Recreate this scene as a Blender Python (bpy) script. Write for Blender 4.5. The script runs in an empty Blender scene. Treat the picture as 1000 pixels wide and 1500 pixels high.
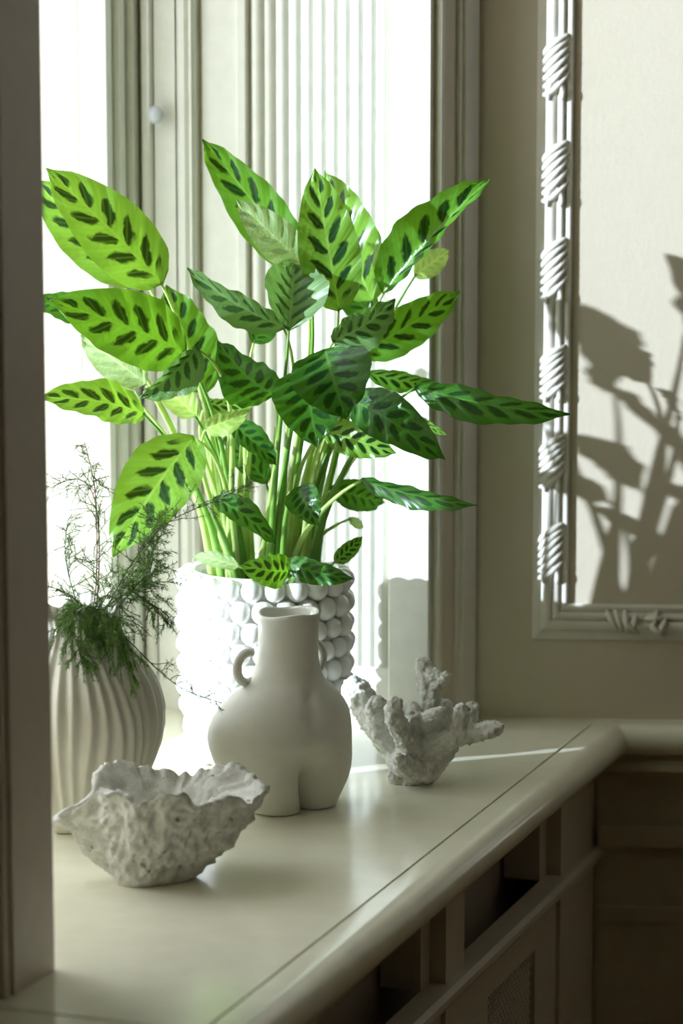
import bpy, bmesh, math, random
from mathutils import Vector, Matrix, noise
random.seed(7)
sc = bpy.context.scene
col = sc.collection
V = Vector
# ------------------------------------------------------------------ camera, sky, sun, exposure
SILL = 0.80                                   # height of the window sill above the floor
CAMH = SILL + 0.854
FPX = 4200.0
TH = math.atan(600 / FPX)
cam_d = bpy.data.cameras.new('camera'); cam = bpy.data.objects.new('camera', cam_d); col.objects.link(cam)
cam_d.sensor_fit = 'HORIZONTAL'; cam_d.sensor_width = 24.0; cam_d.lens = FPX / 1000 * 24.0
cam.location = (0, 0, CAMH); cam.rotation_euler = (math.pi / 2 - TH, 0, 0)
cam_d.clip_start = 0.05
cam_d.dof.use_dof = True; cam_d.dof.focus_distance = 3.46; cam_d.dof.aperture_fstop = 4.0
sc.camera = cam

world = bpy.data.worlds.new('sky'); sc.world = world; world.use_nodes = True
bg = world.node_tree.nodes['Background']
bg.inputs['Color'].default_value = (0.93, 0.96, 1.0, 1); bg.inputs['Strength'].default_value = 4.3

SUN_AZ = math.radians(23.5); SUN_EL = math.radians(13.0)
sun_dir = V((math.cos(SUN_AZ) * math.cos(SUN_EL), math.sin(SUN_AZ) * math.cos(SUN_EL), -math.sin(SUN_EL)))
sd = bpy.data.lights.new('sun', 'SUN'); sun = bpy.data.objects.new('sun', sd); col.objects.link(sun)
sd.energy = 11.8; sd.angle = math.radians(0.6); sd.color = (0.75, 0.85, 1.0)
sun.rotation_euler = sun_dir.to_track_quat('-Z', 'Y').to_euler(); sun.location = (-3, -1, 3)

sc.view_settings.view_transform = 'Standard'; sc.view_settings.look = 'None'
sc.view_settings.gamma = 1.0; sc.view_settings.use_curve_mapping = False
sc.view_settings.exposure = 0.0
sc.cycles.use_denoising = True
sc.cycles.max_bounces = 10; sc.cycles.diffuse_bounces = 6; sc.cycles.transparent_max_bounces = 16
sc.cycles.sample_clamp_indirect = 8.0
sc.cycles.caustics_reflective = False; sc.cycles.caustics_refractive = False

# ------------------------------------------------------------------ measuring helpers
def ray(px, py):
    u = (px - 500) / FPX; v = (750 - py) / FPX
    return V((u, math.cos(TH) + v * math.sin(TH), -math.sin(TH) + v * math.cos(TH)))
def at(px, py, Y):                             # point of the place at depth Y
    d = ray(px, py); k = Y / d.y
    return V((d.x * k, Y, CAMH + d.z * k))
def on_sill(px, py):
    d = ray(px, py); k = -(CAMH - SILL) / d.z
    return V((d.x * k, d.y * k, SILL))
# plan of the window bay: a runs along the window wall into the depth, b from the sill's front edge to the glass
D = V((0.3373, 0.9414)); D.normalize(); NW = V((-D.y, D.x))
W = V((0.9972, -0.0747)); W.normalize(); NB = V((W.y, -W.x))         # far wall direction, its normal into the room
J0 = V((0.182, 3.945)); G0 = V((0.330, 3.848))
def cross2(p, q): return p.x * q.y - p.y * q.x
t0 = cross2(J0 - G0, W) / cross2(D, W)
C0 = G0 + D * t0                              # where sill front edge meets the far wall
def ab(a, b, z=0.0):
    p = C0 + D * a + NW * b
    return V((p.x, p.y, z))
def wl(s, o, z=0.0):                           # far wall: s along it from C0, o out into the room
    p = C0 + W * s + NB * o
    return V((p.x, p.y, z))
def plane_b(px, py, b):                        # pixel ray against vertical plane b = const -> (a, z)
    d = ray(px, py); o = C0 + NW * b
    k = cross2(o, D) / cross2(V((d.x, d.y)), D)
    p = V((d.x * k, d.y * k)); return (p - o).dot(D), CAMH + d.z * k
def plane_a(px, py, a):
    d = ray(px, py); o = C0 + D * a
    k = cross2(o, NW) / cross2(V((d.x, d.y)), NW)
    p = V((d.x * k, d.y * k)); return (p - o).dot(NW), CAMH + d.z * k
def plane_w(px, py, off=0.0):
    d = ray(px, py); o = C0 + NB * off
    k = cross2(o, W) / cross2(V((d.x, d.y)), W)
    p = V((d.x * k, d.y * k)); return (p - o).dot(W), CAMH + d.z * k

# ------------------------------------------------------------------ object helpers
ORG = {}
def mesh_obj(name, verts, faces, mat, parent=None, smooth=False, origin=None, uvs=None):
    org = ORG[parent.as_pointer()] if parent is not None else V(origin) if origin is not None else V((0, 0, 0))
    m = bpy.data.meshes.new(name)
    m.from_pydata([tuple(V(v) - org) for v in verts], [], faces)
    m.materials.append(mat)
    bm = bmesh.new(); bm.from_mesh(m); bmesh.ops.recalc_face_normals(bm, faces=bm.faces); bm.to_mesh(m); bm.free()
    if smooth:
        for p in m.polygons: p.use_smooth = True
    if uvs is not None:
        l = m.uv_layers.new(name='UVMap')
        for p in m.polygons:
            for li in p.loop_indices: l.data[li].uv = uvs[m.loops[li].vertex_index]
    o = bpy.data.objects.new(name, m); col.objects.link(o)
    if parent is not None: o.parent = parent
    else: o.location = org
    ORG[o.as_pointer()] = org
    KEEP.append(o)
    return o
KEEP = []
def thing(name, loc, label, cat, group=None):
    o = bpy.data.objects.new(name, None); col.objects.link(o); o.location = loc; o.empty_display_size = 0.05
    ORG[o.as_pointer()] = V(loc); KEEP.append(o)
    return tag(o, label, cat, group)
def tag(o, label, cat, group=None, kind=None):
    o['label'] = label; o['category'] = cat
    if group: o['group'] = group
    if kind: o['kind'] = kind
    return o
def smooth_by_angle(o, deg=35):
    m = o.data
    for p in m.polygons: p.use_smooth = True
    m.set_sharp_from_angle(angle=math.radians(deg))
    return o
def prism(pts, z0, z1):                        # plan polygon (list of 2-D/3-D points) raised from z0 to z1
    n = len(pts)
    vs = [V((p[0], p[1], z0)) for p in pts] + [V((p[0], p[1], z1)) for p in pts]
    fs = [tuple(range(n))[::-1], tuple(range(n, 2 * n))] + [(i, (i + 1) % n, n + (i + 1) % n, n + i) for i in range(n)]
    return vs, fs
def abox(a0, a1, b0, b1, z0, z1):
    return prism([ab(a0, b0), ab(a1, b0), ab(a1, b1), ab(a0, b1)], z0, z1)
def wbox(s0, s1, o0, o1, z0, z1):
    return prism([wl(s0, o0), wl(s1, o0), wl(s1, o1), wl(s0, o1)], z0, z1)
def join(parts):
    vs, fs = [], []
    for v, f in parts:
        k = len(vs); vs += v; fs += [tuple(i + k for i in q) for q in f]
    return vs, fs
def sweep(profile, frame0, frame1):            # closed 2-D profile swept between two frame functions
    n = len(profile)
    vs = [frame0(*p) for p in profile] + [frame1(*p) for p in profile]
    fs = [tuple(range(n))[::-1], tuple(range(n, 2 * n))] + [(i, (i + 1) % n, n + (i + 1) % n, n + i) for i in range(n)]
    return vs, fs
def tube(pts, radii, seg=8, caps=True):
    n = len(pts); vs, fs = [], []
    up = V((0.13, 0.21, 0.97)); prev = None
    for i, p in enumerate(pts):
        t = (pts[min(i + 1, n - 1)] - pts[max(i - 1, 0)]).normalized()
        if prev is None:
            x = t.cross(up)
            if x.length < 1e-3: x = t.cross(V((1, 0, 0)))
        else: x = prev - t * prev.dot(t)
        x.normalize(); prev = x; y = t.cross(x)
        r = radii[i] if hasattr(radii, '__len__') else radii
        for k in range(seg):
            an = 2 * math.pi * k / seg
            vs.append(p + (x * math.cos(an) + y * math.sin(an)) * r)
    for i in range(n - 1):
        for k in range(seg):
            k2 = (k + 1) % seg
            fs.append((i * seg + k, i * seg + k2, (i + 1) * seg + k2, (i + 1) * seg + k))
    if caps:
        fs.append(tuple(range(seg))[::-1]); fs.append(tuple((n - 1) * seg + k for k in range(seg)))
    return vs, fs
def bez(p0, p1, p2, p3, n):
    out = []
    for i in range(n + 1):
        t = i / n; s = 1 - t
        out.append(p0 * s ** 3 + p1 * (3 * s * s * t) + p2 * (3 * s * t * t) + p3 * t ** 3)
    return out
def lerp_tab(tab, x):
    for (x0, y0), (x1, y1) in zip(tab, tab[1:]):
        if x <= x1:
            t = (x - x0) / (x1 - x0); t = max(0, min(1, t)); t = t * t * (3 - 2 * t) * .5 + t * .5
            return y0 + (y1 - y0) * t
    return tab[-1][1]
def spline_tab(tab, x):                        # smooth (Catmull-Rom) table lookup
    n = len(tab)
    if x <= tab[0][0]: return tab[0][1]
    if x >= tab[-1][0]: return tab[-1][1]
    for i in range(n - 1):
        if x <= tab[i + 1][0]: break
    x0, y0 = tab[i]; x1, y1 = tab[i + 1]
    m0 = (tab[i + 1][1] - tab[max(i - 1, 0)][1]) / (tab[i + 1][0] - tab[max(i - 1, 0)][0])
    m1 = (tab[min(i + 2, n - 1)][1] - y0) / (tab[min(i + 2, n - 1)][0] - x0)
    h = x1 - x0; t = (x - x0) / h
    return (2*t**3-3*t*t+1)*y0 + (t**3-2*t*t+t)*h*m0 + (-2*t**3+3*t*t)*y1 + (t**3-t*t)*h*m1

# ------------------------------------------------------------------ materials
class N:
    """tiny expression helper for Math nodes"""
    def __init__(s, tree, sock): s.t = tree; s.s = sock
    def _op(s, op, *xs, clamp=False):
        n = s.t.nodes.new('ShaderNodeMath'); n.operation = op; n.use_clamp = clamp
        for i, x in enumerate((s,) + xs):
            if isinstance(x, N): s.t.links.new(x.s, n.inputs[i])
            else: n.inputs[i].default_value = x
        return N(s.t, n.outputs[0])
    def __add__(s, o): return s._op('ADD', o)
    def __sub__(s, o): return s._op('SUBTRACT', o)
    def __mul__(s, o): return s._op('MULTIPLY', o)
    def abs(s): return s._op('ABSOLUTE')
    def fract(s): return s._op('FRACT')
    def gt(s, o): return s._op('GREATER_THAN', o)
    def sin(s): return s._op('SINE')
    def step(s, lo, hi):                       # smooth 0..1 between lo and hi
        n = s.t.nodes.new('ShaderNodeMapRange'); n.interpolation_type = 'SMOOTHSTEP'
        s.t.links.new(s.s, n.inputs['Value']); n.inputs['From Min'].default_value = lo; n.inputs['From Max'].default_value = hi
        return N(s.t, n.outputs['Result'])
def new_mat(name):
    m = bpy.data.materials.new(name); m.use_nodes = True
    t = m.node_tree; b = t.nodes['Principled BSDF']
    return m, t, b
def mixc(t, fac, c0, c1):
    n = t.nodes.new('ShaderNodeMix'); n.data_type = 'RGBA'
    if isinstance(fac, N): t.links.new(fac.s, n.inputs['Factor'])
    else: n.inputs['Factor'].default_value = fac
    for k, c in (('A', c0), ('B', c1)):
        s = [i for i in n.inputs if i.name == k and i.type == 'RGBA'][0]
        if hasattr(c, 'is_output') or hasattr(c, 'links'): t.links.new(c, s)
        else: s.default_value = (*c, 1)
    return [o for o in n.outputs if o.type == 'RGBA'][0]
def noise_node(t, scale, detail=4, rough=.55, vec=None):
    n = t.nodes.new('ShaderNodeTexNoise'); n.inputs['Scale'].default_value = scale
    n.inputs['Detail'].default_value = detail; n.inputs['Roughness'].default_value = rough
    if vec is None:
        g = t.nodes.new('ShaderNodeNewGeometry'); vec = g.outputs['Position']
    t.links.new(vec, n.inputs['Vector'])
    return n
def bump(t, b, height, strength, dist):
    n = t.nodes.new('ShaderNodeBump'); n.inputs['Strength'].default_value = strength; n.inputs['Distance'].default_value = dist
    t.links.new(height, n.inputs['Height']); t.links.new(n.outputs['Normal'], b.inputs['Normal'])
def paint(name, c, rough=.4, var=.06, bs=.15, scale=40, spec=.5, coat=0):
    m, t, b = new_mat(name)
    n = noise_node(t, scale); f = N(t, n.outputs['Fac']).step(.3, .7)
    t.links.new(mixc(t, f, tuple(x * (1 - var) for x in c), c), b.inputs['Base Color'])
    b.inputs['Roughness'].default_value = rough; b.inputs['Specular IOR Level'].default_value = spec
    n2 = noise_node(t, scale * 4, 3); bump(t, b, n2.outputs['Fac'], bs, .002)
    b.inputs['Coat Weight'].default_value = coat; b.inputs['Coat Roughness'].default_value = .15
    return m
PAINT = (.66, .64, .52)
M = {}
M['wall'] = paint('wall_paint', (.60, .535, .415), .6, .02)
M['trim'] = paint('trim_paint', (.72, .69, .61), .38)
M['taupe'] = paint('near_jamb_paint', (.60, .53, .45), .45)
M['reveal'] = paint('reveal_paint', (.72, .725, .65), .4)
M['sill'] = paint('sill_gloss_paint', (.80, .78, .63), .16, .05, .05, 25, .6)
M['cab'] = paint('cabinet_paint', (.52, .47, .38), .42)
M['dado'] = paint('dado_paint', (.40, .36, .25), .5)
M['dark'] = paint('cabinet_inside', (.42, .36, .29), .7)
M['ceil'] = paint('ceiling_paint', (.8, .79, .75), .8)
M['brass'] = paint('knob_enamel', (.55, .57, .60), .25)

def wood_floor():
    m, t, b = new_mat('oak_floor')
    n = noise_node(t, 6); f = N(t, n.outputs['Fac']).step(.3, .7)
    t.links.new(mixc(t, f, (.30, .18, .09), (.42, .28, .15)), b.inputs['Base Color']); b.inputs['Roughness'].default_value = .4
    return m
M['floor'] = wood_floor()
def glass():
    m = bpy.data.materials.new('window_glass'); m.use_nodes = True; t = m.node_tree; t.nodes.clear()
    o = t.nodes.new('ShaderNodeOutputMaterial'); mx = t.nodes.new('ShaderNodeMixShader')
    tr = t.nodes.new('ShaderNodeBsdfTransparent'); tr.inputs['Color'].default_value = (.97, .985, .98, 1)
    gl = t.nodes.new('ShaderNodeBsdfGlossy'); gl.inputs['Roughness'].default_value = .02
    mx.inputs['Fac'].default_value = .05
    t.links.new(tr.outputs[0], mx.inputs[1]); t.links.new(gl.outputs[0], mx.inputs[2]); t.links.new(mx.outputs[0], o.inputs['Surface'])
    return m
M['glass'] = glass()
def ceramic(name, c, rough, sss=0, bs=.05):
    m, t, b = new_mat(name)
    n = noise_node(t, 60); f = N(t, n.outputs['Fac']).step(.3, .7)
    t.links.new(mixc(t, f, tuple(x * .96 for x in c), c), b.inputs['Base Color']); b.inputs['Roughness'].default_value = rough
    n2 = noise_node(t, 500, 2); bump(t, b, n2.outputs['Fac'], bs, .0006)
    return m
M['bisque'] = ceramic('matt_white_ceramic', (.72, .72, .66), .62, bs=.12)
M['glaze'] = ceramic('glossy_white_glaze', (.80, .80, .78), .12)
M['pleat'] = ceramic('satin_ivory_ceramic', (.62, .60, .53), .32)
def stone(name, c0, c1, spots):
    m, t, b = new_mat(name)
    n = noise_node(t, 90, 6, .65); f = N(t, n.outputs['Fac']).step(.35, .65)
    base = mixc(t, f, c0, c1)
    n3 = noise_node(t, 55, 2, .5); f3 = N(t, n3.outputs['Fac']).step(spots, spots + .05)
    t.links.new(mixc(t, f3, base, tuple(x * .45 for x in c0)), b.inputs['Base Color'])
    b.inputs['Roughness'].default_value = .9; b.inputs['Specular IOR Level'].default_value = .2
    n2 = noise_node(t, 380, 6, .7); bump(t, b, n2.outputs['Fac'], .7, .003)
    return m
M['stone'] = stone('chalky_stone', (.58, .58, .53), (.76, .76, .72), .70)
M['coral'] = stone('dried_coral', (.66, .66, .60), (.86, .86, .82), .74)
M['soil'] = paint('potting_soil', (.04, .03, .02), .95, .5, .8, 200)

def leaf_mat(name, light, dark, trans, tfac, blotch=1.0, rough=.32):
    m = bpy.data.materials.new(name); m.use_nodes = True; t = m.node_tree
    b = t.nodes['Principled BSDF']; out = t.nodes['Material Output']
    uv = t.nodes.new('ShaderNodeUVMap'); uv.uv_map = 'UVMap'
    sx = t.nodes.new('ShaderNodeSeparateXYZ'); t.links.new(uv.outputs['UV'], sx.inputs[0])
    U = N(t, sx.outputs['X']); Vv = N(t, sx.outputs['Y']) * 2.0 - 1.0
    A = Vv.abs(); side = Vv.gt(0.0)
    ng = noise_node(t, 60, 2)
    wob = (N(t, ng.outputs['Fac']) - .5) * .5
    tt = (U - A * 0.21) * 6.0 + side * 0.5 + wob
    ph = (tt.fract() - 0.5).abs()
    a2 = (A - .33) * 2.75; wid = (a2 * a2 * -1.0 + 1.0) * .31
    mask = (wid - ph).step(-.05, .12) * A.step(.02, .06) * U.step(.05, .14) * (U * -1.0 + 1.0).step(.03, .10)
    mask = mask * blotch
    # fine side veins and pale midrib
    vein = ((U - A * 0.21) * 132.0).sin().step(.0, 1.0) * .30
    mid = A.step(.055, .02)
    edge = A.step(.45, 1.0) * .75
    c = mixc(t, edge, light, tuple(x * .50 for x in light))
    n5 = noise_node(t, 22, 3); c = mixc(t, N(t, n5.outputs['Fac']).step(.42, .68) * .55, c, tuple(x * .55 for x in light))
    c = mixc(t, vein, c, tuple(x * .7 for x in light))
    c = mixc(t, mask, c, dark)
    c = mixc(t, mid * .7, c, (light[0] * 1.5 + .05, light[1] * 1.15 + .05, light[2] * 1.6 + .03))
    t.links.new(c, b.inputs['Base Color']); b.inputs['Roughness'].default_value = rough
    b.inputs['Specular IOR Level'].default_value = .36
    bn = t.nodes.new('ShaderNodeBump'); bn.inputs['Strength'].default_value = .35; bn.inputs['Distance'].default_value = .001
    t.links.new(vein.s, bn.inputs['Height']); t.links.new(bn.outputs['Normal'], b.inputs['Normal'])
    tr = t.nodes.new('ShaderNodeBsdfTranslucent')
    c2 = mixc(t, mask * .95, trans, tuple(x * .07 for x in trans)); c2 = mixc(t, edge * .6, c2, tuple(x * .6 for x in trans)); c2 = mixc(t, vein, c2, tuple(x * .7 for x in trans))
    t.links.new(c2, tr.inputs['Color'])
    mx = t.nodes.new('ShaderNodeMixShader'); mx.inputs['Fac'].default_value = tfac
    t.links.new(b.outputs[0], mx.inputs[1]); t.links.new(tr.outputs[0], mx.inputs[2]); t.links.new(mx.outputs[0], out.inputs['Surface'])
    return m
LM = {
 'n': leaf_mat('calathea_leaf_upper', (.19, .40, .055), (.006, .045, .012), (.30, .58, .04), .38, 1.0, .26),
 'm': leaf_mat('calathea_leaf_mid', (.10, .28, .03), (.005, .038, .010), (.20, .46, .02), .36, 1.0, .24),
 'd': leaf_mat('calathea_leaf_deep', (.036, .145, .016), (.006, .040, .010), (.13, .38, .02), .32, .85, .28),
 'p': leaf_mat('calathea_leaf_underside', (.40, .54, .26), (.22, .38, .14), (.50, .72, .22), .40, .55, .5),
 'y': leaf_mat('calathea_leaf_young', (.42, .62, .15), (.24, .48, .06), (.60, .82, .18), .45, .4, .4),
 'g': leaf_mat('calathea_leaf_matt', (.16, .30, .10), (.035, .11, .03), (.22, .45, .08), .3, .9, .36),
}
def plain_leafy(name, c, trans, tf, rough=.4):
    m = bpy.data.materials.new(name); m.use_nodes = True; t = m.node_tree
    b = t.nodes['Principled BSDF']; out = t.nodes['Material Output']
    n = noise_node(t, 45); f = N(t, n.outputs['Fac']).step(.3, .7)
    t.links.new(mixc(t, f, tuple(x * .75 for x in c), c), b.inputs['Base Color']); b.inputs['Roughness'].default_value = rough
    tr = t.nodes.new('ShaderNodeBsdfTranslucent'); tr.inputs['Color'].default_value = (*trans, 1)
    mx = t.nodes.new('ShaderNodeMixShader'); mx.inputs['Fac'].default_value = tf
    t.links.new(b.outputs[0], mx.inputs[1]); t.links.new(tr.outputs[0], mx.inputs[2]); t.links.new(mx.outputs[0], out.inputs['Surface'])
    return m
M['petiole'] = plain_leafy('calathea_petiole', (.52, .66, .24), (.62, .82, .22), .38)
M['petiole_d'] = plain_leafy('calathea_petiole_deep', (.20, .40, .07), (.30, .6, .08), .3)
M['fern'] = plain_leafy('asparagus_fern_needles', (.13, .26, .035), (.22, .44, .04), .4, .6)
M['fernstem'] = plain_leafy('asparagus_fern_stem', (.10, .13, .05), (.1, .15, .03), .1, .6)
M['redstem'] = plain_leafy('asparagus_fern_red_stem', (.22, .09, .06), (.2, .1, .05), .1, .6)

# ------------------------------------------------------------------ the room
ROOMH = 3.0
B_FACE = 0.17; B_GLASS = 0.665; B_OUT = 0.74; B_EXT = 0.96
fp = at(640, 1000, 3.87); fr_ = V((fp.x, fp.y)) - C0
a_far, b_far = fr_.dot(D), fr_.dot(NW)
B_GLASS = plane_a(187, 500, a_far)[0]; B_OUT = B_GLASS + .075
a_stile = plane_b(150, 500, B_GLASS)[0]          # front edge of the far reveal
a_k = cross2(C0 * 0 + (J0 - (C0 + NW * B_FACE)), W) / cross2(D, W)          # where the window wall meets the far wall
near_pt = on_sill(80, 1420); rel = V((near_pt.x, near_pt.y)) - C0
a_near, b_near = rel.dot(D), rel.dot(NW)
SPLAY = 0.0; a_glass = a_near - SPLAY * (B_GLASS - b_near) / (B_OUT - b_near)     # the near reveal is splayed
K = ab(a_k, B_FACE)
sK = (V((K.x, K.y)) - C0).dot(W)
sR = sK + 2.9
R1 = wl(sR, 0)
def struct(name, vf, mat, label, cat):
    o = mesh_obj(name, *vf, mat); return tag(o, label, cat, kind='structure')
fl = [ab(-7.0, 1.0), ab(a_k + .4, 1.0), V((R1.x + .2, R1.y + .2)), V((R1.x + .2, -2.2))]
struct('floor', prism(fl, -.06, 0), M['floor'], 'brown wooden floor of the room below the sill', 'floor')
struct('ceiling', prism(fl, ROOMH, ROOMH + .1), M['ceil'], 'pale painted ceiling of the room', 'ceiling')
WIN_TOP = 2.62
wall_parts = [
    prism([ab(a_far, b_far), ab(a_k, B_FACE), ab(a_k + .6, B_FACE), ab(a_k + .6, B_EXT), ab(a_far, B_EXT)], SILL, WIN_TOP),
    prism([ab(a_near, b_near + .012), ab(a_near, B_EXT), ab(-7.0, B_EXT), ab(-7.0, b_near + .012)], SILL, WIN_TOP),
    abox(-7.0, a_k + .6, b_near + .012, B_EXT, WIN_TOP, ROOMH),
    abox(-7.0, a_k + .6, b_near + .012, B_EXT, 0, SILL - .03)]
wall_left = struct('wall_left', join(wall_parts), M['wall'], 'pale olive painted window wall with a deep window niche', 'wall')
back = struct('wall_back', wbox(sK - .25, sR + .2, -.15, 0, 0, ROOMH), M['wall'], 'olive cream wall carrying the ornate picture-frame moulding', 'wall')
struct('wall_right', prism([(R1.x, R1.y + .2), (R1.x + .15, R1.y + .2), (R1.x + .15, -2.2), (R1.x, -2.2)], 0, ROOMH), M['wall'], 'olive cream side wall of the room', 'wall')
q = ab(-7.0, 0)
struct('wall_front', prism([(q.x - .9, -2.2), (R1.x + .15, -2.2), (R1.x + .15, -2.05), (q.x - .9, -2.05)], 0, ROOMH), M['wall'], 'olive cream wall behind the viewer', 'wall')

# ---- near jamb architrave (dark, close to the viewer)
j0, _ = plane_b(10, 800, b_near)
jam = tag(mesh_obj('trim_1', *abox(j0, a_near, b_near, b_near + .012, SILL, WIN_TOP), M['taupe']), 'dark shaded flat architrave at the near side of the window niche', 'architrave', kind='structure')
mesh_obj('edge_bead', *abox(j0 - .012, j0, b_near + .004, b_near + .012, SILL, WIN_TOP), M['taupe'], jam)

# ---- far jamb: strip of window wall between niche and corner
E0 = V(ab(a_far, b_far)[:2]); E1 = V(ab(a_k, B_FACE)[:2]); EU = (E1 - E0).normalized(); EN = V((EU.y, -EU.x))
def strip_t(px):                               # pixel -> distance along the strip from the niche edge
    d = ray(px, 500); dd = V((d.x, d.y)); k = cross2(E0, EU) / cross2(dd, EU); return (dd * k - E0).dot(EU)
def sbox(t0, t1, out): return prism([E0 + EU * t0, E0 + EU * t0 + EN * out, E0 + EU * t1 + EN * out, E0 + EU * t1], SILL, WIN_TOP)
far_tr = tag(mesh_obj('trim_2', *sbox(strip_t(672), strip_t(691), .009), M['trim']), 'pale raised architrave band in the corner beside the far wall', 'architrave', kind='structure')
eb = E0 + EU * .004 - EN * .002
mesh_obj('edge_bead', *tube([V((eb.x, eb.y, SILL)), V((eb.x, eb.y, WIN_TOP))], .006, 12), M['trim'], far_tr, True)
mesh_obj('fillet', *sbox(strip_t(667), strip_t(672), .005), M['trim'], far_tr)

# ---- panelled and reeded far reveal of the niche
rb = lambda px: plane_a(px, 500, a_far)[0]
ZR = plane_a(540, 976, a_far)[1]               # foot of the reeds
rev = tag(mesh_obj('trim_3', *abox(a_far - .008, a_far, rb(572), rb(364), SILL, ZR), M['reveal']), 'white reeded and panelled lining of the far window reveal behind the plant', 'panelling', kind='structure')
def vstrip(name, px0, px1, out, z0=SILL, z1=WIN_TOP, inn=0.0, bev=.0):
    b0, b1 = rb(px0), rb(px1); lo, hi = min(b0, b1), max(b0, b1)
    prof = [(lo, 0), (lo, -out + bev), (lo + bev, -out), (hi - bev, -out), (hi, -out + bev), (hi, 0)] if bev else [(lo, 0), (lo, -out), (hi, -out), (hi, 0)]
    return mesh_obj(name, *prism([ab(a_far + o, b) for b, o in prof], z0, z1), M['reveal'], rev)
# reeds, one part each
reed_px = [370, 389, 405.5, 424, 442, 459.5, 478, 495.5, 513, 531.5, 550, 568.5]
for p0, p1 in zip(reed_px, reed_px[1:]):
    b0, b1 = rb(p0), rb(p1); mid = (b0 + b1) / 2; r = abs(b1 - b0) / 2 * .96
    prof = [(mid + r * math.cos(i * math.pi / 10), -r * .85 * math.sin(i * math.pi / 10)) for i in range(11)]
    o = mesh_obj('reed', *prism([ab(a_far + oo, bb) for bb, oo in prof], ZR, WIN_TOP), M['reveal'], rev)
    smooth_by_angle(o, 50)
vstrip('flat_panel', 634, 573, .012, bev=.002)
vstrip('stile', 367, 352, .012, bev=.002)
vstrip('recessed_panel', 350, 300, .004)
vstrip('moulding', 295, 285, .020, bev=.006)
vstrip('moulding', 284, 265, .014, bev=.006)
vstrip('stile', 263, 233, .010)
br = abs(rb(216) - rb(232)) / 2; bb = (rb(216) + rb(232)) / 2
mesh_obj('astragal', *tube([ab(a_far - .012, bb, SILL), ab(a_far - .012, bb, WIN_TOP)], br, 14), M['reveal'], rev, True)
# knob on the astragal
bk, zk = plane_a(226, 168, a_far - .035)
kn = []
prof = [(0, .0045), (.004, .0045), (.006, .011), (.010, .0125), (.014, .011), (.017, .006), (.018, .0005)]
seg = 18; vs, fs = [], []
for i, (o, r) in enumerate(prof):
    for k in range(seg):
        an = 2 * math.pi * k / seg
        p = ab(a_far - .022 - o, bk + r * math.cos(an), zk + r * math.sin(an)); vs.append(p)
for i in range(len(prof) - 1):
    for k in range(seg): fs.append((i * seg + k, i * seg + (k + 1) % seg, (i + 1) * seg + (k + 1) % seg, (i + 1) * seg + k))
fs.append(tuple((len(prof) - 1) * seg + k for k in range(seg)))
mesh_obj('knob', vs, fs, M['brass'], rev, True)

# ---- the window itself
win = tag(mesh_obj('window_1', *abox(a_glass - .03, a_far, B_GLASS, B_OUT, SILL, SILL + .045), M['trim']), 'tall white painted window flooding the niche with daylight', 'window', kind='structure')
b185, b150 = rb(185), B_GLASS
mesh_obj('window_frame', *abox(a_stile, a_far, B_GLASS - .0, B_OUT, SILL, WIN_TOP), M['reveal'], win)
for i, (o, w0) in enumerate([(1.0, .010), (.70, .018), (.38, .026)]):
    mesh_obj('frame_moulding', *abox(a_far + (a_stile - a_far) * o, a_far + (a_stile - a_far) * (o - .22), B_GLASS - w0, B_GLASS, SILL, WIN_TOP), M['reveal'], win)
mesh_obj('window_frame', *abox(a_glass - .03, a_glass + .02, B_GLASS, B_OUT, SILL, WIN_TOP), M['reveal'], win)
mesh_obj('pane', *abox(a_glass + .02, a_stile, B_GLASS + .03, B_GLASS + .034, SILL + .045, WIN_TOP), M['glass'], win)
# slender pier added out of view beyond the glass to shade the reveal panelling
rp = ab(a_far, plane_a(318, 500, a_far)[0]); sh = V((math.cos(SUN_AZ), math.sin(SUN_AZ))); pc = V((rp.x, rp.y)) - sh * 5.0; sn = V((-sh.y, sh.x))
struct('shade_pier', prism([pc + sn * .085 + sh * .1, pc - sn * .085 + sh * .1, pc - sn * .085 - sh * .1, pc + sn * .085 - sh * .1], 0, 6.0), M['trim'], 'slender pale unseen pier added beyond the window to shade the reveal', 'wall')

# ---- window sill board with rounded nosing
a_end = (V(on_sill(60, 1483)[:2]) - C0).dot(D)
sil = thing('window_sill', ab((a_near + a_far) / 2, .3, SILL), 'deep glossy cream painted window sill with a rounded front nosing', 'sill')
# niche board, minus nothing: the board reaches from the groove to the glass between the jambs and to the corner in front
sill_poly = [ab(a_end + .002, .002), ab(a_k * 0 + C0.dot(D) * 0 + cross2(J0 - (C0 + NW * .002), W) / cross2(D, W), .002), ab(a_k, B_FACE), ab(a_far, b_far), ab(a_far, B_GLASS), ab(a_glass, B_GLASS), ab(a_near, b_near + .012), ab(a_end + .002, b_near + .012)]
mesh_obj('board', *prism(sill_poly, SILL - .03, SILL), M['sill'], sil)
mesh_obj('near_board', *abox(-7.0, a_end - .002, .002, b_near + .012, SILL - .03, SILL), M['sill'], sil)
R = .0245
prof = [(0.0, -.001), (-.022, .0)] + [(-.024 - R * math.sin(t), -R + R * math.cos(t)) for t in [math.pi * i / 12 for i in range(1, 13)]] + [(0.0, -2 * R)]
a_n1 = cross2(J0 + NB * .045 - (C0 - NW * .02), W) / cross2(D, W)
noz = mesh_obj('nosing', *sweep(prof, lambda b, z: ab(-7.0, b, SILL + z), lambda b, z: ab(cross2(J0 + NB * .03 - (C0 + NW * b), W) / cross2(D, W), b, SILL + z)), M['sill'], sil)
smooth_by_angle(noz, 40)

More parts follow.
